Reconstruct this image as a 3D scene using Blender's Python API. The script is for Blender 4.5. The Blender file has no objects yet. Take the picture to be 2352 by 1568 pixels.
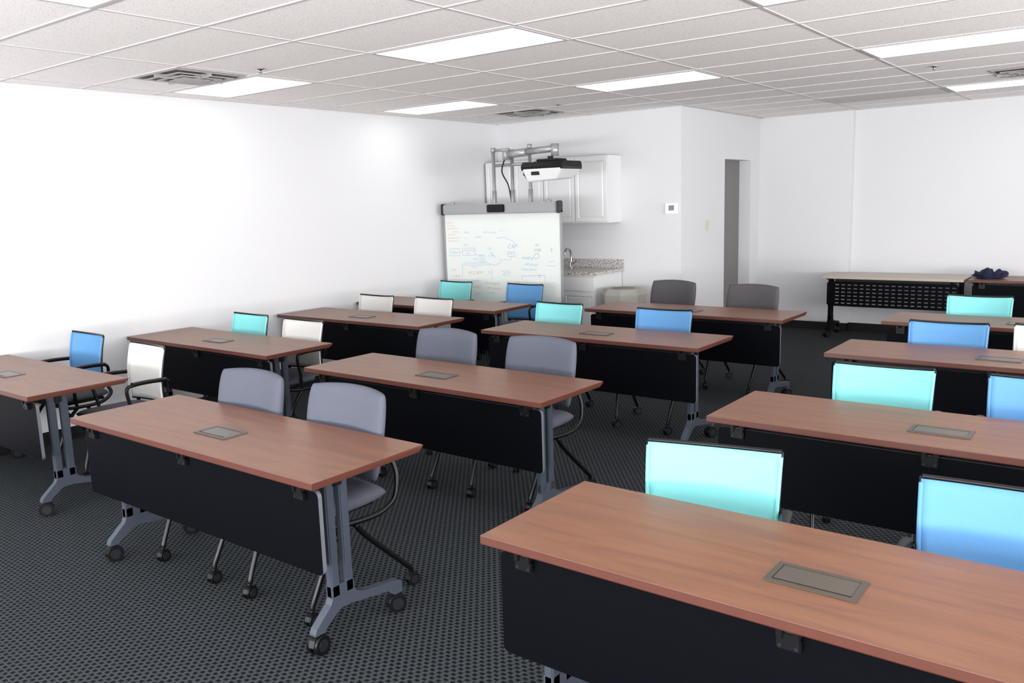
import bpy, bmesh, math, random
from mathutils import Vector, Matrix
random.seed(7)
S=bpy.context.scene; COL=S.collection
def lin(c):
    c=c/255.; return c/12.92 if c<=.04045 else ((c+.055)/1.055)**2.4
def rgb(r,g,b): return (lin(r),lin(g),lin(b),1)
# ---------------- materials
def mat(name,col,rough=.5,metal=0,emit=None,es=0,noise=0,nscale=50,bump=0,bscale=300,spec=.5,sheen=0):
    m=bpy.data.materials.new(name); m.use_nodes=True; nt=m.node_tree; b=nt.nodes['Principled BSDF']
    b.inputs['Base Color'].default_value=col; b.inputs['Roughness'].default_value=rough; b.inputs['Metallic'].default_value=metal
    b.inputs['Specular IOR Level'].default_value=spec
    if emit: b.inputs['Emission Color'].default_value=emit; b.inputs['Emission Strength'].default_value=es
    tc=nt.nodes.new('ShaderNodeTexCoord')
    if noise:
        n=nt.nodes.new('ShaderNodeTexNoise'); n.inputs['Scale'].default_value=nscale; n.inputs['Detail'].default_value=4
        nt.links.new(tc.outputs['Object'],n.inputs['Vector'])
        mx=nt.nodes.new('ShaderNodeMix'); mx.data_type='RGBA'
        mx.inputs['A'].default_value=tuple(v*(1-noise) for v in col[:3])+(1,); mx.inputs['B'].default_value=tuple(min(1,v*(1+noise)) for v in col[:3])+(1,)
        nt.links.new(n.outputs['Fac'],mx.inputs['Factor']); nt.links.new(mx.outputs['Result'],b.inputs['Base Color'])
    if bump:
        n=nt.nodes.new('ShaderNodeTexNoise'); n.inputs['Scale'].default_value=bscale
        nt.links.new(tc.outputs['Object'],n.inputs['Vector'])
        bp=nt.nodes.new('ShaderNodeBump'); bp.inputs['Strength'].default_value=bump; bp.inputs['Distance'].default_value=.002
        nt.links.new(n.outputs['Fac'],bp.inputs['Height']); nt.links.new(bp.outputs['Normal'],b.inputs['Normal'])
    return m
def wood(name,c1,c2,rough=.36):
    m=bpy.data.materials.new(name); m.use_nodes=True; nt=m.node_tree; b=nt.nodes['Principled BSDF']
    tc=nt.nodes.new('ShaderNodeTexCoord'); mp=nt.nodes.new('ShaderNodeMapping'); mp.inputs['Scale'].default_value=(1.0,9,9)
    n=nt.nodes.new('ShaderNodeTexNoise'); n.inputs['Scale'].default_value=2.4; n.inputs['Detail'].default_value=6; n.inputs['Distortion'].default_value=.8
    mp2=nt.nodes.new('ShaderNodeMapping'); mp2.inputs['Scale'].default_value=(5,130,60)
    n2=nt.nodes.new('ShaderNodeTexNoise'); n2.inputs['Scale'].default_value=2; n2.inputs['Detail'].default_value=3
    nt.links.new(tc.outputs['Object'],mp.inputs[0]); nt.links.new(mp.outputs[0],n.inputs['Vector'])
    nt.links.new(tc.outputs['Object'],mp2.inputs[0]); nt.links.new(mp2.outputs[0],n2.inputs['Vector'])
    ad=nt.nodes.new('ShaderNodeMath'); ad.operation='MULTIPLY_ADD'; ad.inputs[1].default_value=.35
    nt.links.new(n2.outputs['Fac'],ad.inputs[0]); nt.links.new(n.outputs['Fac'],ad.inputs[2])
    r=nt.nodes.new('ShaderNodeValToRGB'); r.color_ramp.elements[0].position=.3; r.color_ramp.elements[0].color=c1
    r.color_ramp.elements[1].position=1.; r.color_ramp.elements[1].color=c2
    nt.links.new(ad.outputs[0],r.inputs[0]); nt.links.new(r.outputs[0],b.inputs['Base Color'])
    b.inputs['Roughness'].default_value=rough
    return m
def carpet():
    m=bpy.data.materials.new('carpet'); m.use_nodes=True; nt=m.node_tree; b=nt.nodes['Principled BSDF']; L=nt.links
    tc=nt.nodes.new('ShaderNodeTexCoord'); sx=nt.nodes.new('ShaderNodeSeparateXYZ'); L.new(tc.outputs['Object'],sx.inputs[0])
    def M(op,a,b_=None,c=None):
        n=nt.nodes.new('ShaderNodeMath'); n.operation=op
        for i,v in enumerate((a,b_,c)):
            if v is None: continue
            if isinstance(v,(int,float)): n.inputs[i].default_value=v
            else: L.new(v,n.inputs[i])
        return n.outputs[0]
    P=.034
    u=M('DIVIDE',sx.outputs[0],P); v=M('DIVIDE',sx.outputs[1],P*.62)
    row=M('FLOOR',v); off=M('MULTIPLY',M('MODULO',M('ABSOLUTE',row),2.),.5)
    fu=M('FRACT',M('ADD',u,off)); fv=M('FRACT',v)
    du=M('ABSOLUTE',M('SUBTRACT',fu,.5)); dv=M('ABSOLUTE',M('SUBTRACT',fv,.5))
    nz=nt.nodes.new('ShaderNodeTexNoise'); nz.inputs['Scale'].default_value=170; L.new(tc.outputs['Object'],nz.inputs['Vector'])
    d=M('MAXIMUM',M('DIVIDE',du,.33),M('DIVIDE',dv,.40))
    d=M('ADD',d,M('MULTIPLY',M('SUBTRACT',nz.outputs['Fac'],.5),1.1))
    r=nt.nodes.new('ShaderNodeValToRGB')
    r.color_ramp.elements[0].position=.70; r.color_ramp.elements[0].color=rgb(22,25,32)
    r.color_ramp.elements[1].position=1.0; r.color_ramp.elements[1].color=rgb(71,76,79)
    L.new(d,r.inputs[0])
    n2=nt.nodes.new('ShaderNodeTexNoise'); n2.inputs['Scale'].default_value=600; L.new(tc.outputs['Object'],n2.inputs['Vector'])
    mx=nt.nodes.new('ShaderNodeMix'); mx.data_type='RGBA'; mx.blend_type='MULTIPLY'; mx.inputs['Factor'].default_value=.5
    L.new(r.outputs[0],mx.inputs['A']); L.new(n2.outputs['Fac'],mx.inputs['B'])
    L.new(mx.outputs['Result'],b.inputs['Base Color']); b.inputs['Roughness'].default_value=.95; b.inputs['Specular IOR Level'].default_value=.08
    bp=nt.nodes.new('ShaderNodeBump'); bp.inputs['Strength'].default_value=.5; bp.inputs['Distance'].default_value=.004
    L.new(d,bp.inputs['Height']); L.new(bp.outputs[0],b.inputs['Normal'])
    return m
def granite():
    m=mat('granite',rgb(150,140,132),.25); nt=m.node_tree; b=nt.nodes['Principled BSDF']
    tc=nt.nodes.new('ShaderNodeTexCoord'); n=nt.nodes.new('ShaderNodeTexNoise'); n.inputs['Scale'].default_value=70; n.inputs['Detail'].default_value=6
    nt.links.new(tc.outputs['Object'],n.inputs['Vector']); r=nt.nodes.new('ShaderNodeValToRGB')
    r.color_ramp.elements[0].position=.36; r.color_ramp.elements[0].color=rgb(108,100,96); r.color_ramp.elements[1].position=.6; r.color_ramp.elements[1].color=rgb(212,207,202)
    nt.links.new(n.outputs['Fac'],r.inputs[0]); nt.links.new(r.outputs[0],b.inputs['Base Color']); return m
def tilemat():
    m=mat('ceiling_tile',rgb(206,201,199),.9,spec=.1); nt=m.node_tree; b=nt.nodes['Principled BSDF']
    tc=nt.nodes.new('ShaderNodeTexCoord'); n=nt.nodes.new('ShaderNodeTexNoise'); n.inputs['Scale'].default_value=110; n.inputs['Detail'].default_value=3
    nt.links.new(tc.outputs['Object'],n.inputs['Vector']); r=nt.nodes.new('ShaderNodeValToRGB')
    r.color_ramp.elements[0].position=.32; r.color_ramp.elements[0].color=rgb(204,198,196); r.color_ramp.elements[1].position=.44; r.color_ramp.elements[1].color=rgb(243,238,236)
    nt.links.new(n.outputs['Fac'],r.inputs[0]); nt.links.new(r.outputs[0],b.inputs['Base Color']); return m
def weave(name,col):
    m=mat(name,col,.7,spec=.2); nt=m.node_tree; b=nt.nodes['Principled BSDF']
    tc=nt.nodes.new('ShaderNodeTexCoord'); w=nt.nodes.new('ShaderNodeTexWave'); w.bands_direction='Z'; w.inputs['Scale'].default_value=60; w.inputs['Distortion'].default_value=.5
    nt.links.new(tc.outputs['Object'],w.inputs['Vector']); mx=nt.nodes.new('ShaderNodeMix'); mx.data_type='RGBA'
    mx.inputs['A'].default_value=tuple(v*.9 for v in col[:3])+(1,); mx.inputs['B'].default_value=col
    nt.links.new(w.outputs['Fac'],mx.inputs['Factor']); nt.links.new(mx.outputs['Result'],b.inputs['Base Color'])
    tr=nt.nodes.new('ShaderNodeBsdfTranslucent'); nt.links.new(mx.outputs['Result'],tr.inputs['Color'])
    ms=nt.nodes.new('ShaderNodeMixShader'); ms.inputs[0].default_value=.2
    nt.links.new(b.outputs[0],ms.inputs[1]); nt.links.new(tr.outputs[0],ms.inputs[2]); nt.links.new(ms.outputs[0],nt.nodes['Material Output'].inputs['Surface'])
    return m
M_wall=mat('wall_paint',rgb(210,210,212),.85,spec=.15,bump=.05)
M_ceil=tilemat(); M_bar=mat('tbar',rgb(190,186,184),.6)
M_floor=carpet(); M_base=mat('baseboard_vinyl',rgb(20,19,20),.5,spec=.3)
M_wood=wood('cherry_laminate',rgb(93,57,40),rgb(128,84,56)); M_edge=mat('edge_band',rgb(84,46,36),.4,noise=.08,nscale=20)
M_beige=mat('beige_laminate',rgb(180,168,154),.4,noise=.04)
M_black=mat('black_panel',rgb(5,6,11),.5,spec=.07); M_pedge=mat('panel_edge',rgb(95,98,105),.5)
M_leg=mat('grey_metal',rgb(62,68,79),.45,spec=.4); M_plast=mat('black_plastic',rgb(9,9,11),.4,spec=.3); M_tube=mat('black_tube',rgb(8,8,10),.32,spec=.35)
M_hub=mat('caster_hub',rgb(26,28,31),.35)
M_bronze=mat('bronze_plate',rgb(78,71,64),.35,metal=.4); M_bronze2=mat('bronze_lid',rgb(88,81,73),.3,metal=.4)
M_gfab=mat('grey_fabric',rgb(86,89,100),.9,noise=.12,nscale=180,bump=.3,spec=.2)
M_seat=mat('seat_fabric',rgb(76,78,86),.9,noise=.12,nscale=180,bump=.3,spec=.2)
M_darkfab=mat('dark_grey_fabric',rgb(80,77,80),.9,noise=.12,nscale=180,bump=.3,spec=.2)
M_blue=weave('blue_mesh',rgb(104,160,212)); M_aqua=weave('aqua_mesh',rgb(142,226,226)); M_white=weave('white_mesh',rgb(222,220,216))
M_cab=mat('white_cabinet',rgb(216,216,217),.35); M_gran=granite(); M_chrome=mat('chrome',rgb(190,190,195),.15,metal=1)
M_silver=mat('silver_paint',rgb(158,160,162),.35,metal=.4); M_board=mat('whiteboard_enamel',rgb(216,221,216),.25)
M_dgrey=mat('dark_grey_cap',rgb(48,50,54),.45); M_bin=mat('beige_plastic',rgb(158,154,146),.5); M_binopen=mat('bin_recess',rgb(120,117,110),.6); M_dark=mat('dark_void',rgb(20,20,20),.8)
M_door=mat('grey_door_paint',rgb(118,115,114),.6); M_ivory=mat('ivory_plastic',rgb(205,198,172),.4); M_wplast=mat('white_plastic',rgb(230,230,228),.35)
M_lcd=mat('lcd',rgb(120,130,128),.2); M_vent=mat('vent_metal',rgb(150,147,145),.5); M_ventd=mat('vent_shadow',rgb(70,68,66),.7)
M_lens=mat('light_lens',(1,1,1,1),.5,emit=(1,.98,.95,1),es=3)
M_navy=mat('navy_cloth',rgb(24,27,58),.9,noise=.4,nscale=30)
M_inkb=mat('ink_blue',rgb(118,156,206),.5); M_inkr=mat('ink_orange',rgb(228,132,100),.5); M_inkg=mat('ink_green',rgb(100,190,165),.5); M_inkk=mat('ink_black',rgb(95,100,115),.5)
M_frame=mat('window_frame',rgb(120,120,120),.4,metal=.6)
# ---------------- mesh helpers
def setmi(bm,n0,mi,smooth):
    bm.faces.ensure_lookup_table()
    for f in bm.faces[n0:]: f.material_index=mi; f.smooth=smooth
def box(bm,x0,x1,y0,y1,z0,z1,bev=0,mi=0,seg=2):
    t=bmesh.new(); bmesh.ops.create_cube(t,size=1)
    for v in t.verts: v.co=Vector(((x0+x1)/2+v.co.x*(x1-x0),(y0+y1)/2+v.co.y*(y1-y0),(z0+z1)/2+v.co.z*(z1-z0)))
    if bev: bmesh.ops.bevel(t,geom=t.edges[:]+t.verts[:],offset=bev,segments=seg,affect='EDGES')
    me=bpy.data.meshes.new('t'); t.to_mesh(me); t.free(); n0=len(bm.faces); bm.from_mesh(me); bpy.data.meshes.remove(me); setmi(bm,n0,mi,False)
def prism(bm,poly,axis,a,b,mi=0,mside=None):
    def P(p,w):
        q=[0,0,0]; k=[i for i in range(3) if i!=axis]; q[k[0]]=p[0]; q[k[1]]=p[1]; q[axis]=w; return q
    n0=len(bm.faces)
    A=[bm.verts.new(P(p,a)) for p in poly]; B=[bm.verts.new(P(p,b)) for p in poly]
    bm.faces.new(A); bm.faces.new(B[::-1]); n=len(poly)
    for i in range(n): bm.faces.new((A[i],B[i],B[(i+1)%n],A[(i+1)%n]))
    bm.faces.ensure_lookup_table(); fs=bm.faces[n0:]; bmesh.ops.recalc_face_normals(bm,faces=fs)
    for i,f in enumerate(fs): f.material_index=mi if (i<2 or mside is None) else mside
def resample(pts,k=6):
    pts=[Vector(p) for p in pts]; out=[]
    for i in range(len(pts)-1):
        p0=pts[max(i-1,0)];p1=pts[i];p2=pts[i+1];p3=pts[min(i+2,len(pts)-1)]
        for j in range(k):
            t=j/k; out.append(.5*((2*p1)+(p2-p0)*t+(2*p0-5*p1+4*p2-p3)*t*t+(3*p1-p0-3*p2+p3)*t**3))
    out.append(pts[-1]); return out
def tube(bm,pts,r,n=10,sm=True,mi=0,flat=1):
    pts=resample(pts) if sm and len(pts)>2 else [Vector(p) for p in pts]
    n0=len(bm.faces); rings=[]; up=None
    for i,p in enumerate(pts):
        d=(pts[min(i+1,len(pts)-1)]-pts[max(i-1,0)]).normalized()
        if up is None:
            up=Vector((0,0,1)) if abs(d.z)<.9 else Vector((1,0,0))
        s=d.cross(up).normalized(); up=s.cross(d).normalized()
        rings.append([bm.verts.new(p+(s*math.cos(2*math.pi*k/n)+up*math.sin(2*math.pi*k/n)*flat)*r) for k in range(n)])
    for i in range(len(rings)-1):
        for k in range(n): bm.faces.new((rings[i][k],rings[i][(k+1)%n],rings[i+1][(k+1)%n],rings[i+1][k]))
    setmi(bm,n0,mi,True); n1=len(bm.faces)
    bm.faces.new(rings[0][::-1]); bm.faces.new(rings[-1]); setmi(bm,n1,mi,False)
    bm.faces.ensure_lookup_table(); bmesh.ops.recalc_face_normals(bm,faces=bm.faces[n0:])
def cyl(bm,p0,p1,r,n=16,mi=0): tube(bm,[p0,p1],r,n,False,mi)
def lathe(bm,prof,c=(0,0),n=24,mi=0,smooth=True,rot=0):
    n0=len(bm.faces); rings=[[bm.verts.new((c[0]+r*math.cos(rot+2*math.pi*k/n),c[1]+r*math.sin(rot+2*math.pi*k/n),z)) for k in range(n)] for r,z in prof]
    for i in range(len(rings)-1):
        for k in range(n): bm.faces.new((rings[i][k],rings[i][(k+1)%n],rings[i+1][(k+1)%n],rings[i+1][k]))
    bm.faces.new(rings[0][::-1]); bm.faces.new(rings[-1]); setmi(bm,n0,mi,smooth)
    bm.faces.ensure_lookup_table(); bmesh.ops.recalc_face_normals(bm,faces=bm.faces[n0:])
def cushion(bm,fn,W,Hh,T,N=14,k=.22,pw=8,e=.45,mi=0):
    n0=len(bm.faces); g={}
    for s in (1,-1):
        for i in range(N+1):
            for j in range(N+1):
                u=math.sin((i/N*2-1)*math.pi/2)*1.0; v=math.sin((j/N*2-1)*math.pi/2)
                a=u*math.sqrt(1-k*v*v)*W/2; b=v*math.sqrt(1-k*u*u)*Hh/2
                rim=i in(0,N) or j in(0,N)
                t=T/2*s*max(0,(1-abs(u)**pw)*(1-abs(v)**pw))**e
                if rim and s<0: g[(s,i,j)]=g[(1,i,j)]; continue
                g[(s,i,j)]=bm.verts.new(fn(a,b,0 if rim else t))
    for s in (1,-1):
        for i in range(N):
            for j in range(N):
                f=[g[(s,i,j)],g[(s,i+1,j)],g[(s,i+1,j+1)],g[(s,i,j+1)]]
                try: bm.faces.new(f)
                except ValueError: pass
    setmi(bm,n0,mi,True); bm.faces.ensure_lookup_table(); bmesh.ops.recalc_face_normals(bm,faces=bm.faces[n0:])
def obj(name,bm,mats,parent=None,loc=(0,0,0),bevel=0,label=None,**kw):
    me=bpy.data.meshes.new(name); bm.to_mesh(me); bm.free()
    for m in (mats if isinstance(mats,(list,tuple)) else [mats]): me.materials.append(m)
    o=bpy.data.objects.new(name,me); COL.objects.link(o); o.location=loc
    if parent: o.parent=parent
    if bevel:
        b=o.modifiers.new('bevel','BEVEL'); b.width=bevel; b.segments=2; b.limit_method='ANGLE'
    if label: o['label']=label
    for k,v in kw.items(): o[k]=v
    return o
def empty(name,loc,label,category,group=None,rz=0):
    e=bpy.data.objects.new(name,None); COL.objects.link(e); e.location=loc; e.empty_display_size=.1; e.rotation_euler[2]=rz
    e['label']=label; e['category']=category
    if group: e['group']=group
    return e
def clone(o,parent=None,remap=None):
    c=o.copy(); COL.objects.link(c); c.parent=parent
    if remap and c.data in remap: c.data=remap[c.data]
    for ch in list(o.children): clone(ch,c,remap)
    return c
B=bmesh.new
def struct(name,bm,m): return obj(name,bm,m,kind='structure')
# ---------------- room
XW,YB,XP,Y2,H=-6.60,8.416,-4.10,10.687,2.68
XR,YF=3.8,-2.6
b=B(); box(b,XW-.1,XR+.1,YF-.1,10.9,-.1,0); struct('floor',b,M_floor)
b=B(); box(b,XW-.1,XR+.1,YF-.1,10.9,H,H+.1); struct('ceiling',b,M_ceil)
b=B(); box(b,XW-.1,XW,YF-.1,10.9,0,H); struct('wall_left',b,M_wall)
b=B(); box(b,XW,XP-.15,YB,YB+.12,0,H); struct('wall_back',b,M_wall)
b=B(); box(b,XP-.15,XP,YB,9.58,0,H); box(b,XP-.15,XP,10.39,Y2,0,H); box(b,XP-.15,XP,9.58,10.39,2.145,H); struct('wall_alcove',b,M_wall)
b=B(); box(b,XP-.15,-2.95,Y2,10.9,0,H); box(b,-2.95,XR+.1,Y2+.08,10.9,0,H); struct('wall_far',b,M_wall)
b=B(); box(b,XR,XR+.1,YF-.1,10.9,0,.7); box(b,XR,XR+.1,YF-.1,10.9,2.4,H); box(b,XR,XR+.1,YF-.1,-2.,.7,2.4); box(b,XR,XR+.1,8.,10.9,.7,2.4); struct('wall_right',b,M_wall)
b=B(); box(b,XW,XR,YF-.1,YF,0,.7); box(b,XW,XR,YF-.1,YF,2.4,H); box(b,XW,-6.2,YF-.1,YF,.7,2.4); box(b,3.4,XR,YF-.1,YF,.7,2.4); struct('wall_front',b,M_wall)
b=B()
for i in range(5): x=-6.2+i*2.4; box(b,x-.03,x+.03,YF-.08,YF-.02,.7,2.4)
box(b,-6.2,3.4,YF-.08,YF-.02,.7,.75); box(b,-6.2,3.4,YF-.08,YF-.02,2.35,2.4); struct('window_1',b,M_frame)
b=B()
for i in range(5): y=-2.+i*2.5; box(b,XR+.02,XR+.08,y-.03,y+.03,.7,2.4)
box(b,XR+.02,XR+.08,-2,8,.7,.75); box(b,XR+.02,XR+.08,-2,8,2.35,2.4); struct('window_2',b,M_frame)
b=B(); box(b,XP-.21,XP-.15,9.50,10.47,0,2.2); struct('door_1',b,M_door)
b=B(); box(b,XW,XW+.008,YF,YB,0,.1); struct('baseboard_left',b,M_base)
b=B(); box(b,XW,XP,YB-.008,YB,0,.1); struct('baseboard_back',b,M_base)
b=B(); box(b,XP,XP+.008,YB-.008,9.58,0,.1); box(b,XP,XP+.008,10.39,Y2,0,.1); struct('baseboard_alcove',b,M_base)
b=B(); box(b,XP,-2.942,Y2-.008,Y2,0,.1); box(b,-2.95,-2.942,Y2-.008,Y2+.08,0,.1); box(b,-2.942,XR,Y2+.072,Y2+.08,0,.1); struct('baseboard_far',b,M_base)
# ceiling grid
GX,GY,X0,Y0=1.165,.58,-4.04,3.845
b=B(); z0=H-.005
for k in range(-3,8):
    x=X0+k*GX
    if XW<x<XR: box(b,x-.009,x+.009,YF,10.7,z0,H+.001)
for k in range(-12,14):
    y=Y0+k*GY
    if YF<y<10.7: box(b,XW,XR,y-.009,y+.009,z0-.001,H+.001)
struct('trim_1',b,M_bar)
b=B(); box(b,XW,XW+.02,YF,YB,z0,H+.001); box(b,XW,XP,YB-.02,YB,z0,H+.001); box(b,XP,XP+.02,YB,Y2,z0,H+.001); box(b,XP,XR,Y2-.02,Y2,z0,H+.001)
struct('trim_2',b,M_bar)
# ceiling lights
root=empty('ceiling_light',(0,0,H),'recessed white rectangular fluorescent troffer light, switched on','ceiling light','fluorescent troffers in the ceiling')
b=B()
for (x0,x1,y0,y1) in [(.011,GX-.011,.011,.035),(.011,GX-.011,GY-.035,GY-.011),(.011,.035,.035,GY-.035),(GX-.035,GX-.011,.035,GY-.035)]: box(b,x0,x1,y0,y1,-.009,-.001)
obj('light_frame',b,M_bar,root)
b=B(); box(b,.034,GX-.034,.034,GY-.034,-.007,-.001); obj('light_lens',b,M_lens,root)
cells=[(0,0),(-2,0),(-2,4),(0,4),(2,4),(2,9),(0,-4),(2,0),(-2,-4),(2,-4),(4,0),(4,4),(4,9),(4,-4)]
for i,(cx,cy) in enumerate(cells):
    o=root if i==0 else clone(root)
    o.location=(X0+cx*GX,Y0+cy*GY,H)
# vents
root=empty('air_vent',(0,0,H),'square grey metal ceiling air diffuser with stepped louvres','air vent','ceiling air diffusers')
b=B()
for i,(s,z) in enumerate([(.28,-.004),(.22,-.016),(.16,-.022),(.10,-.028)]):
    w=.018
    for (x0,x1,y0,y1) in [(-s,s,-s,-s+w),(-s,s,s-w,s),(-s,-s+w,-s+w,s-w),(s-w,s,-s+w,s-w)]: box(b,x0,x1,y0,y1,z-.006,z)
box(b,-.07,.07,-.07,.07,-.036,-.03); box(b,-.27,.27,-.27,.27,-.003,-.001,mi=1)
for a in range(2): box(b,*((-.27,.27,-.004,.004) if a else (-.004,.004,-.27,.27)),-.03,-.003)
obj('louvre',b,[M_vent,M_ventd],root)
for i,(x,y) in enumerate([(-5.58,3.555),(-5.52,7.61),(-.9,8.5)]):
    o=root if i==0 else clone(root); o.location=(x,y,H)
b=B(); box(b,X0+GX+.012,X0+2*GX-.012,Y0+9*GY+.012,Y0+10*GY-.012,H-.012,H-.002)
for k in range(20):
    y=Y0+9*GY+.03+k*.027; box(b,X0+GX+.03,X0+2*GX-.03,y,y+.006,H-.016,H-.012)
obj('return_air_grille',b,M_vent,label='flat grey rectangular return air grille set in ceiling grid',category='air vent')
root=empty('sprinkler_head',(0,0,H),'small chrome ceiling fire sprinkler head','sprinkler','ceiling sprinkler heads')
b=B(); lathe(b,[(.035,-.001),(.035,-.006),(.012,-.01),(.008,-.025),(.014,-.03),(.016,-.033)]); obj('sprinkler_body',b,M_chrome,root)
for i,(x,y) in enumerate([(-4.98,3.72),(-4.89,7.25),(-1.48,7.55)]):
    o=root if i==0 else clone(root); o.location=(x,y,H)
# ---------------- caster
def caster(parent,loc,r=.04,w=.018,ang=0):
    b=B()
    for s in (-1,1):
        x0=s*.006; x1=s*(.006+w)
        cyl(b,(x0,0,r),(x1,0,r),r,20,0)
        cyl(b,(x1,0,r),(x1+s*.002,0,r),r*.62,16,1)
    pl=[( -r*.9,r*.9)]+[(r*1.08*math.cos(a),r+r*1.08*math.sin(a)) for a in [math.pi-.1,2.4,1.9,1.4,.9,.5]]+[(r*.5,r)]
    prism(b,pl,0,-.012,.012,0)
    cyl(b,(0,0,r*1.9),(0,0,r*2.05+.01),.009,10,0)
    for v in b.verts:
        c,s_=math.cos(ang),math.sin(ang); x,y=v.co.x,v.co.y; v.co.x=c*x-s_*y; v.co.y=s_*x+c*y
    return obj('caster',b,[M_plast,M_hub],parent,loc)
# ---------------- training table
W=.582
def make_table(L,top=M_wood,edge=M_edge,legm=M_leg,perf=False,inset=.13,label='cherry laminate training table with black modesty panel and casters',power=True,group='training tables set out in rows'):
    e=empty('training_table',(0,0,0),label,'table',group)
    h=W/2
    b=B(); prism(b,[(-h,.74),(h,.74),(h,.730),(h-.024,.710),(-h+.004,.710),(-h,.714)],0,-L/2,L/2,0,1)
    b.faces.ensure_lookup_table()
    for f in b.faces:
        f.material_index=0 if f.normal.z>.9 else 1
    for v in b.verts:
        if v.co.z<.711: v.co.x*=(L/2-.006)/(L/2)
    obj('tabletop',b,[top,edge],e,bevel=.0015)
    pw=L/2-.035; r=.022; poly=[]
    for cx,cz,a0 in [(pw-r,.685-r,0),(-pw+r,.685-r,90),(-pw+r,.355+r,180),(pw-r,.355+r,270)]:
        for k in range(5): a=math.radians(a0+k*22.5); poly.append((cx+r*math.cos(a),cz+r*math.sin(a)))
    b=B()
    if not perf: prism(b,poly,1,-h+.052,-h+.070,0,1)
    else:
        zt,zb=.66,.40; y0,y1=-h+.05,-h+.053; pw=L/2-.06
        nx,nz=20,6; dx=2*pw/nx; dz=(zt-zb)/nz
        for i in range(nx+1): box(b,-pw+i*dx-dx*.2,-pw+i*dx+dx*.2,y0,y1,zb,zt)
        for j in range(nz+1): box(b,-pw,pw,y0-.0005,y1+.0005,zb+j*dz-dz*.36,zb+j*dz+dz*.36)
    obj('modesty_panel',b,[M_black,M_pedge] if not perf else M_black,e)
    if not perf:
        for u in (-L/2+.13,0,L/2-.13):
            b=B(); box(b,-.03,.03,-h+.036,-h+.052,.645,.69,.003); box(b,-.03,-.012,-h+.03,-h+.075,.672,.708,.003); box(b,.012,.03,-h+.03,-h+.075,.672,.708,.003)
            cyl(b,(-.032,-h+.046,.69),(.032,-h+.046,.69),.01,10)
            for s in (-.02,.02): cyl(b,(s,-h+.037,.655),(s,-h+.033,.655),.005,8,1)
            obj('hinge',b,[M_plast,M_hub],e,(u,0,0))
    b=B(); box(b,-L/2+.1,L/2-.1,-.105,-.065,.655,.702,.003); box(b,-L/2+.14,L/2-.14,-h+.09,-h+.11,.67,.706,.003)
    obj('support_rail',b,M_plast,e)
    for s in (-1,1):
        b=B(); t=.018
        box(b,-t,t,-.142,-.098,.2,.70,.005); box(b,-t,t,-.072,-.028,.2,.70,.005)
        pl=[(-.142,.25),(-.142,.20),(-.152,.18),(-.228,.112),(-.238,.092),(-.238,.083),(-.190,.083),(-.185,.092),(-.12,.140),(-.10,.148),(-.05,.148),(.19,.108),(.192,.083),(.238,.083),(.238,.13),(.22,.142),(.03,.17),(-.018,.19),(-.028,.21),(-.028,.25)]
        prism(b,pl,0,-t,t)
        box(b,-.022,.022,-.2,.2,.69,.7095,.003)
        lg=obj('leg',b,legm,e,(s*(L/2-inset),0,0),bevel=.003)
        for y in (-.212,.212): caster(lg,(0,y,0),.04,.02,ang=random.uniform(-.5,.5))
    if power:
        p=B(); a0,a1,b0,b1=-.115,.115,-.062,.062
        for q in [(a0,a1,b0,b0+.014),(a0,a1,b1-.014,b1),(a0,a0+.016,b0+.014,b1-.014),(a1-.016,a1,b0+.014,b1-.014)]: box(p,*q,.7402,.7445)
        po=obj('power_outlet',p,M_bronze,e,(0,-.055,0),label='bronze cable access frame set in tabletop')
        p=B(); box(p,a0+.017,a1-.017,b0+.022,b1-.015,.7402,.7432,.001); obj('outlet_lid',p,M_bronze2,po)
        p=B(); box(p,a0+.017,a1-.017,b0+.0145,b0+.0205,.7401,.7412); obj('cable_slot',p,M_dark,po)
    return e
L=1.83
TB={'A':(-4.17,1.83),'B':(-4.16,3.26,-.6),'C':(-4.13,4.97),'D':(-4.08,6.40),'L2':(-6.56,3.40),'L3':(-6.54,4.86,.4),'L4':(-6.57,5.89,.6),'R1':(-1.53,1.80),'R2':(-1.54,3.42),'R3':(-1.56,5.18),'R4':(-1.59,6.67)}
root=make_table(L)
for i,(k,t) in enumerate(TB.items()):
    o=root if i==0 else clone(root)
    a=math.radians(t[2]) if len(t)>2 else 0
    cx,cy=L/2,W/2
    o.location=(t[0]+math.cos(a)*cx-math.sin(a)*cy,t[1]+math.sin(a)*cx+math.cos(a)*cy,0); o.rotation_euler[2]=a
o=make_table(1.69); o.location=(-6.57+.845,1.93+W/2,0)
o=make_table(1.50,top=M_beige,edge=M_beige,legm=M_black,perf=True,inset=.05,power=False,group='tables pushed against the wall',label='beige-topped table with perforated black modesty panel beside wall'); o.location=(-2.33,10.07+W/2,0)
o=make_table(1.50,legm=M_black,inset=.05,power=False,group='tables pushed against the wall',label='cherry-topped table with black panel holding navy cloth'); o.location=(-.79,10.07+W/2,0)
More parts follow.
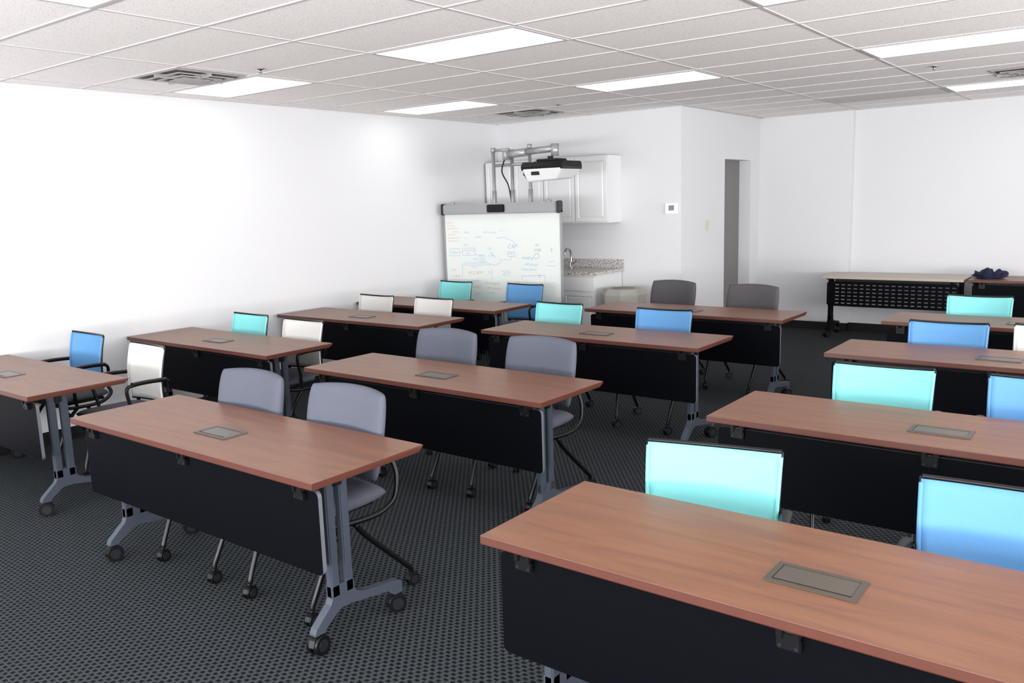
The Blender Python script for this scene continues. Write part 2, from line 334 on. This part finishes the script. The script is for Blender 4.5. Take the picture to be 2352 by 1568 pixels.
# ---------------- chairs
def make_grey(fab):
    e=empty('stacking_chair',(0,0,0),'','chair','upholstered armless chairs')
    b=B()
    def fn(a,c,t):
        z=.710+c; return (a*(1+.04*c/.2),.225+(z-.705)*.16-.75*a*a+t*-1,z)
    cushion(b,fn,.515,.41,.066,k=.15); obj('backrest',b,fab,e)
    b=B(); cushion(b,lambda a,c,t:(a,-.0+c-.0,.455+t-.015*(1 if c<-.18 else 0)),.48,.45,.075,k=.12)
    obj('seat',b,fab,e)
    b=B(); box(b,-.19,.19,-.17,.17,.405,.425,.006); obj('seat_pan',b,M_plast,e)
    for s in (-1,1):
        b=B(); tube(b,[(s*.19,.255,.66),(s*.215,.262,.60),(s*.245,.262,.52),(s*.255,.23,.43),(s*.255,.14,.385),(s*.25,.0,.385),(s*.235,-.14,.40),(s*.19,-.17,.405)],.0125)
        obj('back_support',b,M_tube,e)
    for s in (-1,1):
        b=B(); tube(b,[(s*.24,-.06,.385),(s*.235,-.13,.30),(s*.225,-.205,.14),(s*.22,-.228,.085),(s*.22,-.23,.068)],.0125)
        lg=obj('leg',b,M_tube,e); caster(lg,(s*.22,-.235,0),.03,.013,ang=random.uniform(-.8,.8))
        b=B(); tube(b,[(s*.25,.0,.375),(s*.255,.06,.30),(s*.28,.24,.12),(s*.285,.275,.085),(s*.285,.28,.068)],.0125)
        lg=obj('leg',b,M_tube,e); caster(lg,(s*.285,.285,0),.03,.013,ang=random.uniform(-.8,.8))
    return e
def make_mesh(fab):
    e=empty('mesh_chair',(0,0,0),'','chair','mesh back armchairs')
    b=B(); N=16; R=12; zt,zb=.865,.50; g=[]
    def surf(u,v,t=0):
        w=.215+.012*v; z=zb+(zt-zb)*v
        z+= .012*v*(-1+u*u)
        return Vector((u*w,.20+.035*v+.02*math.sin(v*math.pi)*-1+ -.045*u*u+t,z))
    for t in (-.004,.004):
        g.append([[b.verts.new(surf(i/N*2-1,j/R,t)) for j in range(R+1)] for i in range(N+1)])
    for q in g:
        for i in range(N):
            for j in range(R): b.faces.new((q[i][j],q[i+1][j],q[i+1][j+1],q[i][j+1]))
    for i in range(N):
        for j in (0,R): b.faces.new((g[0][i][j],g[0][i+1][j],g[1][i+1][j],g[1][i][j]))
    for j in range(R):
        for i in (0,N): b.faces.new((g[0][i][j],g[0][i][j+1],g[1][i][j+1],g[1][i][j]))
    bmesh.ops.recalc_face_normals(b,faces=b.faces[:])
    for f in b.faces: f.smooth=True
    for s in (-1,1): tube(b,[surf(s,j/8*.97) for j in range(9)],.007,8)
    br=obj('backrest',b,fab,e)
    b=B(); tube(b,[surf(i/12*2-1,1.0)+Vector((0,.003,.006)) for i in range(13)],.0075,8)
    tube(b,[surf(i/12*2-1,0)+Vector((0,.006,-.004)) for i in range(13)],.009,8)
    for s in (-1,1): tube(b,[surf(s,1)+Vector((0,.008,.004)),surf(s,.5)+Vector((s*.004,.011,0)),surf(s,0)+Vector((s*.004,.01,0))],.007,8)
    obj('back_frame',b,M_tube,br)
    b=B(); cushion(b,lambda a,c,t:(a,-.01+c,.455+t),.46,.44,.06,k=.12); obj('seat',b,M_seat,e)
    b=B(); box(b,-.2,.2,-.17,.17,.41,.43,.006); obj('seat_pan',b,M_plast,e)
    for s in (-1,1):
        b=B(); tube(b,[(s*.215,.195,.50),(s*.235,.20,.45),(s*.24,.12,.40),(s*.24,-.05,.395),(s*.22,-.15,.405)],.0125); obj('back_support',b,M_tube,e)
        b=B(); tube(b,[(s*.225,.205,.60),(s*.25,.185,.655),(s*.255,.12,.668),(s*.255,-.03,.668),(s*.252,-.085,.64),(s*.245,-.06,.50),(s*.24,-.05,.40)],.011)
        tube(b,[(s*.253,.17,.672),(s*.256,.05,.678),(s*.256,-.05,.676)],.021,10,flat=.45)
        obj('armrest',b,M_plast,e)
    for s in (-1,1):
        b=B(); tube(b,[(s*.235,-.04,.395),(s*.232,-.12,.30),(s*.215,-.185,.12),(s*.21,-.195,.068)],.012)
        lg=obj('leg',b,M_tube,e); caster(lg,(s*.21,-.2,0),.03,.013,ang=random.uniform(-.8,.8))
        b=B(); tube(b,[(s*.24,.02,.395),(s*.25,.08,.28),(s*.255,.21,.11),(s*.255,.23,.068)],.012)
        lg=obj('leg',b,M_tube,e); caster(lg,(s*.255,.235,0),.03,.013,ang=random.uniform(-.8,.8))
    return e
def place(proto,first,lst):
    for i,(x,y,rz,lab) in enumerate(lst):
        o=proto if i==0 else clone(proto)
        o.location=(x+.23*math.sin(math.radians(rz)),y-.23*math.cos(math.radians(rz)),0); o.rotation_euler[2]=math.radians(rz); o['label']=lab
g='grey-blue upholstered armless chair tucked behind cherry table'
g2='dark grey upholstered armless chair standing behind cherry table'
place(make_grey(M_gfab),0,[(-3.60,2.51,0,g),(-2.875,2.505,-1,g),(-3.62,4.03,0,g),(-2.87,4.04,-1,g)])
place(make_grey(M_darkfab),0,[(-3.69,7.45,-8,g2),(-2.84,7.33,-8,g2)])
bl='blue mesh-back chair with black arms and grey seat'; aq='aqua mesh-back chair with black arms and grey seat'; wh='white mesh-back chair with black arms and grey seat'
pb='mesh-back armchair with grey seat pulled back from table'
place(make_mesh(M_blue),0,[(-6.145,2.93,0,'blue '+pb),(-5.18,7.02,0,bl+' beside whiteboard'),(-2.945,5.79,2,bl),(-.27,2.68,3,bl),(-.315,4.33,0,bl),(-1.0,5.94,1,bl)])
place(make_mesh(M_aqua),0,[(-5.915,4.17,0,aq),(-6.12,7.0,0,aq+' beside whiteboard'),(-3.92,5.80,0,aq),(-1.155,2.64,12,aq),(-1.0,4.31,2,aq),(-1.05,7.50,0,aq)])
place(make_mesh(M_white),0,[(-5.215,2.87,-3,'white '+pb),(-5.185,4.13,0,wh),(-5.945,5.63,0,wh),(-5.22,5.66,0,wh),(-.41,6.02,1,wh)])
# ---------------- whiteboard
YW=7.27; xl,xr=-6.53,-4.895
e=empty('interactive_whiteboard',((xl+xr)/2,YW,0),'mobile whiteboard on silver stand covered in faint marker notes','whiteboard')
cx=(xl+xr)/2; hw=(xr-xl)/2
b=B(); box(b,-hw+.015,hw-.015,-.004,.012,.62,1.60); obj('board_surface',b,M_board,e)
b=B(); box(b,-hw,-hw+.018,-.012,.022,.60,1.62,.003); box(b,hw-.018,hw,-.012,.022,.60,1.62,.003); box(b,-hw,hw,-.014,.022,.595,.62,.003); obj('board_frame',b,M_silver,e)
b=B(); box(b,-hw+.03,hw-.03,-.055,.03,1.598,1.715,.012); obj('top_bar',b,M_silver,e)
for s in (-1,1):
    b=B(); box(b,min(s*hw,s*(hw-.03)),max(s*hw,s*(hw-.03)),-.06,.035,1.592,1.722,.01); obj('end_cap',b,M_dgrey,e)
    b=B(); cyl(b,(s*(hw-.15),-.01,1.71),(s*(hw-.15),-.01,1.735),.03,14); cyl(b,(s*(hw-.15),-.01,1.73),(s*(hw-.15),-.01,1.745),.016,14); obj('knob',b,M_silver,e)
b=B(); box(b,-.125,.115,-.075,-.05,1.615,1.70,.008); obj('sensor_box',b,M_plast,e)
for i,px in enumerate([-5.82,-5.565,-5.325]):
    b=B(); zt=[2.30,2.27,2.31][i]; cyl(b,(px-cx,.06,.12),(px-cx,.06,zt),.019,14); cyl(b,(px-cx,.06,zt-.04),(px-cx,.06,zt+.01),.027,14); cyl(b,(px-cx,.06,1.3),(px-cx,.06,1.85),.025,14); obj('post',b,M_silver,e)
b=B(); cyl(b,(-5.82-cx,.06,2.28),(-5.60-cx,.06,2.28),.016); obj('cross_bar',b,M_silver,e)
b=B(); cyl(b,(-5.82-cx,.06,2.12),(-5.325-cx,.06,2.12),.016); obj('cross_bar',b,M_silver,e)
b=B(); box(b,-5.82-cx-.02,-5.325-cx+.02,.04,.08,1.5,1.56,.004); obj('cross_bar',b,M_silver,e)
b=B(); cyl(b,(-5.6-cx,.02,2.225),(-5.30-cx,-.02,2.235),.042); cyl(b,(-5.30-cx,-.02,2.235),(-4.90-cx,-.10,2.245),.034); cyl(b,(-4.89-cx,-.10,2.17),(-4.89-cx,-.10,2.29),.042); cyl(b,(-5.6-cx,.02,2.17),(-5.6-cx,.02,2.27),.05); obj('boom_arm',b,M_silver,e)
b=B(); tube(b,[(-5.63-cx,.03,2.2),(-5.66-cx,.0,2.05),(-5.60-cx,.03,1.9),(-5.58-cx,.05,1.72)],.008); obj('cable',b,M_plast,e)
b=B(); tube(b,[(-5.12-cx,-.12,2.12),(-5.20-cx,-.16,2.07),(-5.21-cx,-.18,1.98),(-5.13-cx,-.2,1.93),(-5.08-cx,-.2,1.95)],.010); obj('cable',b,M_plast,e)
b=B()
for s in (-1,1):
    box(b,s*.35-.02,s*.35+.02,.0,.44,.09,.12,.005)
box(b,-.4,.4,.05,.09,.09,.13,.005); obj('stand_base',b,M_silver,e)
for s in (-1,1):
    for y in (.04,.40): caster(e,(s*.35,y,0),.042,.014)
# projector
e2=empty('projector',(-4.92,7.13,2.04),'black and white short-throw projector hanging from silver boom','projector')
b=B(); prism(b,[(-.16,.07),(.16,.07),(.18,.04),(.18,-.01),(-.18,-.01),(-.19,.03)],0,-.24,.26,0); cyl(b,(0,0,.06),(0,0,.128),.03)
box(b,-.12,.14,-.1,.1,.07,.10,.01); box(b,-.25,-.235,-.14,.14,-.06,.03,.004)
obj('projector_body',b,M_plast,e2,bevel=.006)
b=B()
vs=[(-.235,-.19,.01),(.27,-.19,.01),(.27,.18,.01),(-.235,.18,.01),(-.19,-.15,-.13),(.16,-.15,-.115),(.17,.15,-.10),(-.17,.15,-.11)]
V=[b.verts.new(v) for v in vs]
for f in [(0,1,2,3),(4,7,6,5),(0,4,5,1),(1,5,6,2),(2,6,7,3),(3,7,4,0)]: b.faces.new([V[i] for i in f])
bmesh.ops.recalc_face_normals(b,faces=b.faces[:]); obj('lower_shell',b,M_cab,e2,bevel=.02)
b=B(); box(b,-.12,-.02,-.182,-.165,-.06,-.02,.004); obj('lens_window',b,M_dark,e2)
# handwriting
def write(items,m):
    bm=B()
    for it in items:
        if it[0]=='t':
            _,txt,px,py,hh,sh=it
            x=xl+(px-1016)/272*(xr-xl)*1.0-cx; sc=(204+ (px-1016)/272*18); z=1.717-(py-(470-(px-1016)*.03))/sc
            cu=bpy.data.curves.new('t','FONT'); cu.body=txt; cu.size=hh*1.3/210; cu.shear=sh; cu.offset=-.0012 if hh>8 else -.0007
            to=bpy.data.objects.new('t',cu); COL.objects.link(to); bpy.context.view_layer.update()
            me=bpy.data.meshes.new_from_object(to.evaluated_get(bpy.context.evaluated_depsgraph_get()))
            me.transform(Matrix.Translation((x,-.0045,z))@Matrix.Rotation(math.radians(90),4,'X')@Matrix.Rotation(random.uniform(-.06,.04),4,'Z'))
            bm.from_mesh(me); bpy.data.objects.remove(to); bpy.data.meshes.remove(me); bpy.data.curves.remove(cu)
        else:
            pts=[]
            for (px,py) in it[1]:
                x=xl+(px-1016)/272*(xr-xl)-cx; sc=(204+(px-1016)/272*18); z=1.717-(py-(470-(px-1016)*.03))/sc
                pts.append(Vector((x,-.0045,z)))
            for p,q in zip(pts[:-1],pts[1:]):
                d=(q-p); 
                if d.length<1e-5: continue
                n=Vector((-d.z,0,d.x)).normalized()*.0016
                vv=[bm.verts.new(k) for k in (p+n,p-n,q-n,q+n)]; f=bm.faces.new(vv)
    for f in bm.faces:
        f.normal_update()
        if f.normal.y>0: f.normal_flip()
    obj('handwriting',bm,m,e)
def rect(a,b_,c,d): return ('l',[(a,b_),(c,b_-.5),(c+.5,d),(a,d+.5),(a,b_)])
write([('t','Sales',1031,585,8,.3),('t','ADVANCED',1062,579,5.2,.3),('t','SM',1070,586,5,.2),('t','CAP',1168,572,11,.3),('t','ATT',1154,636,10,.3),('t','building',1200,596,8,.3),('t','API design',1206,612,7,.3),('t','- Data Scent',1196,623,7,.3),
 ('t','data security',1112,536,6,.3),('t','7am',1150,533,5,.3),('t','Sales',1066,537,6,.2),('t','model',1090,548,6,.3),('t','1',1066,552,7,0),('t','Date',1063,566,6,.3),('t','CNP',1086,600,6,0),('t','Link',1170,586,6,0),('t','QA',1122,575,6,0),('t','Data Stream',1148,600,5,.3),
 rect(1028,574,1052,590),rect(1060,572,1091,588),rect(1168,580,1184,590),('l',[(1052,582),(1060,581)]),('l',[(1143,548),(1160,545),(1182,555),(1186,562)]),('l',[(1176,590),(1176,600)]),
 rect(1102,588,1114,606),('l',[(1106,588),(1106,606)]),('l',[(1110,588),(1110,606)]),('l',[(1114,604),(1138,612),(1154,603)]),('l',[(1060,607),(1100,606)]),('l',[(1152,625),(1172,624)]),
 ('l',[(1200,636),(1250,634),(1250,648)]),('l',[(1200,636),(1200,646)]),('l',[(1120,590),(1135,590),(1128,580),(1142,596)]),('l',[(1255,612),(1274,611)]),('l',[(1258,604),(1272,600)]),('t','123...',1186,655,6,.2),
 ('l',[(1092,585),(1104,590)]),('l',[(1130,620),(1130,648)]),('l',[(1058,612),(1058,640)]),('l',[(1058,612),(1128,611)])],M_inkb)
write([('t','13/20',1226,578,7,.2),('t','%',1262,578,8,.3),('t','3/0',1230,566,6,.2),('l',[(1229,585),(1237,583),(1239,592),(1231,596),(1227,591),(1229,585)])],M_inkk)
write([('t','Metric',1022,515,6,.3),('t','Android',1022,522,5.5,.3),('t','Material Pro',1022,529,5.5,.3),('t','Kotlin',1038,535,5.5,.3),('t','Intranet',1024,542,5.5,.3),('t','Solutions Kit',1024,550,5.5,.3),('t','Automate it',1024,557,5.5,.3),
 ('t','Data',1028,626,7,.3),('t','ACC/ADV',1072,633,8,.3),('t','11',1120,632,8,.2),('t','12k/people',1110,656,8,.3),('t','12k/month',1160,654,7,.3),('t','for months',1118,667,6.5,.3),('t','per hour',1162,667,6.5,.3),('t','Prune',1080,618,6,.3),('t','to Risk',1030,641,7,.3),('t','made',1082,651,7,.3),('t','order',1082,665,8,.3),('t','A',1236,640,8,0)],M_inkr)
write([('t','citizens',1114,679,7,.3),('t','green',1086,681,7,.3),('t','total',1160,680,7,.3)],M_inkg)
# ---------------- kitchenette
def door_face(bm,x0,x1,z0,z1,y,raised=True):
    t=bmesh.new(); bmesh.ops.create_cube(t,size=1)
    for v in t.verts: v.co=Vector(((x0+x1)/2+v.co.x*(x1-x0),y-.009+v.co.y*.018,(z0+z1)/2+v.co.z*(z1-z0)))
    t.faces.ensure_lookup_table(); f=[f for f in t.faces if f.normal.y<-.9][0]
    m=min(x1-x0,z1-z0)
    if raised:
        bmesh.ops.inset_region(t,faces=[f],thickness=m*.14); 
        bmesh.ops.inset_region(t,faces=[f],thickness=.008,depth=-.010)
        bmesh.ops.inset_region(t,faces=[f],thickness=.024,depth=.008)
    me=bpy.data.meshes.new('t'); t.to_mesh(me); t.free(); bm.from_mesh(me); bpy.data.meshes.remove(me)
xs=[-6.57,-6.137,-5.705,-5.272,-4.84]
for u in range(2):
    a,c=xs[2*u],xs[2*u+2]
    k=empty('wall_cabinet',((a+c)/2,YB-.15,1.46),'white wall cabinet with two raised-panel doors above counter','cabinet','white kitchenette wall cabinets')
    off=Vector(((a+c)/2,YB-.15,1.46))
    b=B(); box(b,a,c-.001,YB-.29,YB-.001,1.46,2.20); 
    for v in b.verts: v.co-=off
    obj('body',b,M_cab,k)
    for d in range(2):
        b=B(); door_face(b,xs[2*u+d]+.006,xs[2*u+d+1]-.006,1.475,2.185,YB-.291)
        for v in b.verts: v.co-=off
        obj('door',b,M_cab,k,bevel=.002)
    k=empty('base_cabinet',((a+c)/2,YB-.3,0),'white base cabinet with drawers over raised-panel doors','cabinet','white kitchenette base cabinets')
    off=Vector(((a+c)/2,YB-.3,0))
    b=B(); box(b,a,c-.001,YB-.58,YB-.01,.1,.895); box(b,a,c-.001,YB-.52,YB-.01,0.,.1)
    for v in b.verts: v.co-=off
    obj('body',b,M_cab,k)
    for d in range(2):
        b=B(); door_face(b,xs[2*u+d]+.006,xs[2*u+d+1]-.006,.12,.70,YB-.581)
        for v in b.verts: v.co-=off
        obj('door',b,M_cab,k,bevel=.002)
        b=B(); door_face(b,xs[2*u+d]+.006,xs[2*u+d+1]-.006,.715,.875,YB-.581,False)
        for v in b.verts: v.co-=off
        obj('drawer',b,M_cab,k,bevel=.004)
b=B(); box(b,XW+.005,-4.815,YB-.625,YB-.0085,.896,.93,.004); box(b,XW+.005,-4.815,YB-.03,YB-.009,.93,1.03,.003)
obj('countertop',b,M_gran,label='speckled grey granite countertop with low backsplash',category='countertop')
e=empty('faucet',(-5.45,YB-.14,.93),'chrome curved faucet standing on granite countertop','faucet')
b=B(); lathe(b,[(.03,0),(.03,.01),(.02,.02),(.018,.07),(.012,.075)]); tube(b,[(0,0,.06),(0,0,.16),(0,-.02,.21),(0,-.08,.225),(0,-.13,.19),(0,-.135,.16)],.012)
obj('spout',b,M_chrome,e)
b=B(); tube(b,[(.02,0,.05),(.06,0,.07),(.08,0,.10)],.008); obj('handle',b,M_chrome,e)
# bin
e=empty('trash_bin',(-4.53,7.90,0),'octagonal beige plastic trash bin beside white cabinet','trash can')
b=B(); lathe(b,[(.19,0),(.19,.02),(.225,.60)],n=8,smooth=False,rot=math.pi/8); obj('bin_body',b,M_bin,e)
b=B(); lathe(b,[(.235,.60),(.25,.61),(.25,.70),(.215,.76)],n=8,smooth=False,rot=math.pi/8); obj('bin_lid',b,M_bin,e,bevel=.004)
b=B(); lathe(b,[(.125,.7605),(.125,.763)],n=20); obj('bin_opening',b,M_binopen,e)
# thermostat & switch
e=empty('thermostat',(-4.205,YB,1.595),'white wall thermostat with small grey display','thermostat')
b=B(); box(b,-.075,.075,-.028,-.0002,-.06,.06,.006); obj('thermostat_body',b,M_wplast,e)
b=B(); box(b,-.03,.035,-.0295,-.0275,-.02,.035,.0005); obj('display',b,M_lcd,e)
e=empty('light_switch',(XP,9.09,1.38),'ivory light switch plate with rocker on white wall','light switch')
b=B(); box(b,.001,.008,-.04,.04,-.062,.062,.003); obj('switch_plate',b,M_ivory,e)
b=B(); box(b,.008,.013,-.014,.014,-.03,.03,.002); obj('rocker',b,M_ivory,e)
# navy cloth
b=B(); bmesh.ops.create_icosphere(b,subdivisions=4,radius=1)
from mathutils import noise
for v in b.verts:
    d=v.co.normalized(); n=noise.noise(d*2.3)*.45+noise.noise(d*6)*.25
    v.co=Vector((d.x*.15*(1+n),d.y*.13*(1+n),max(0,(d.z*.5+.35)*.085*(1+2*n))))
for f in b.faces: f.smooth=True
obj('folded_jacket',b,M_navy,loc=(-1.37,10.33,.7405),label='crumpled navy cloth jacket lying on cherry table',category='clothing')
# ---------------- lights
def area(name,loc,rot,sx,sy,p,col):
    l=bpy.data.lights.new(name,'AREA'); l.shape='RECTANGLE'; l.size=sx; l.size_y=sy; l.energy=p; l.color=col
    o=bpy.data.objects.new(name,l); COL.objects.link(o); o.location=loc; o.rotation_euler=rot
area('daylight_window',(-1.4,YF-.12,1.55),(math.radians(90),0,0),9.4,1.6,270,(.86,.93,1))
area('daylight_window_side',(XR+.12,3.0,1.55),(math.radians(90),0,math.radians(90)),9.8,1.6,215,(.95,.97,1))
area('ceiling_fill',(-1.4,YF-.55,.9),(math.radians(135),0,0),9.4,1.5,1000,(1,.98,.97))  # added uplight outside the front wall opening, tilted to brighten the ceiling
area('ceiling_fill_side',(XR+.55,3.0,.9),(math.radians(135),0,math.radians(90)),9.8,1.5,1000,(1,.98,.97))  # second added uplight, outside the right wall, also there to lift the ceiling
w=bpy.data.worlds.new('World'); S.world=w; w.use_nodes=True; w.node_tree.nodes['Background'].inputs[0].default_value=(.85,.92,1,1); w.node_tree.nodes['Background'].inputs[1].default_value=1
S.view_settings.view_transform='Standard'; S.view_settings.exposure=.07
# ---------------- camera
yaw,pitch,roll=[math.radians(v) for v in (37.586,9.474,-1.830)]
fw=Vector((-math.sin(yaw)*math.cos(pitch),math.cos(yaw)*math.cos(pitch),-math.sin(pitch)))
r=Vector((math.cos(yaw),math.sin(yaw),0)); u=r.cross(fw)
c,s=math.cos(roll),math.sin(roll); r,u=c*r+s*u,-s*r+c*u
cam=bpy.data.cameras.new('camera'); co=bpy.data.objects.new('camera',cam); COL.objects.link(co)
Mx=Matrix((r,u,-fw)).transposed().to_4x4(); Mx.translation=(0,0,1.717); co.matrix_world=Mx
cam.sensor_width=36; cam.lens=36*1913.4/2352; cam.clip_start=.05; S.camera=co
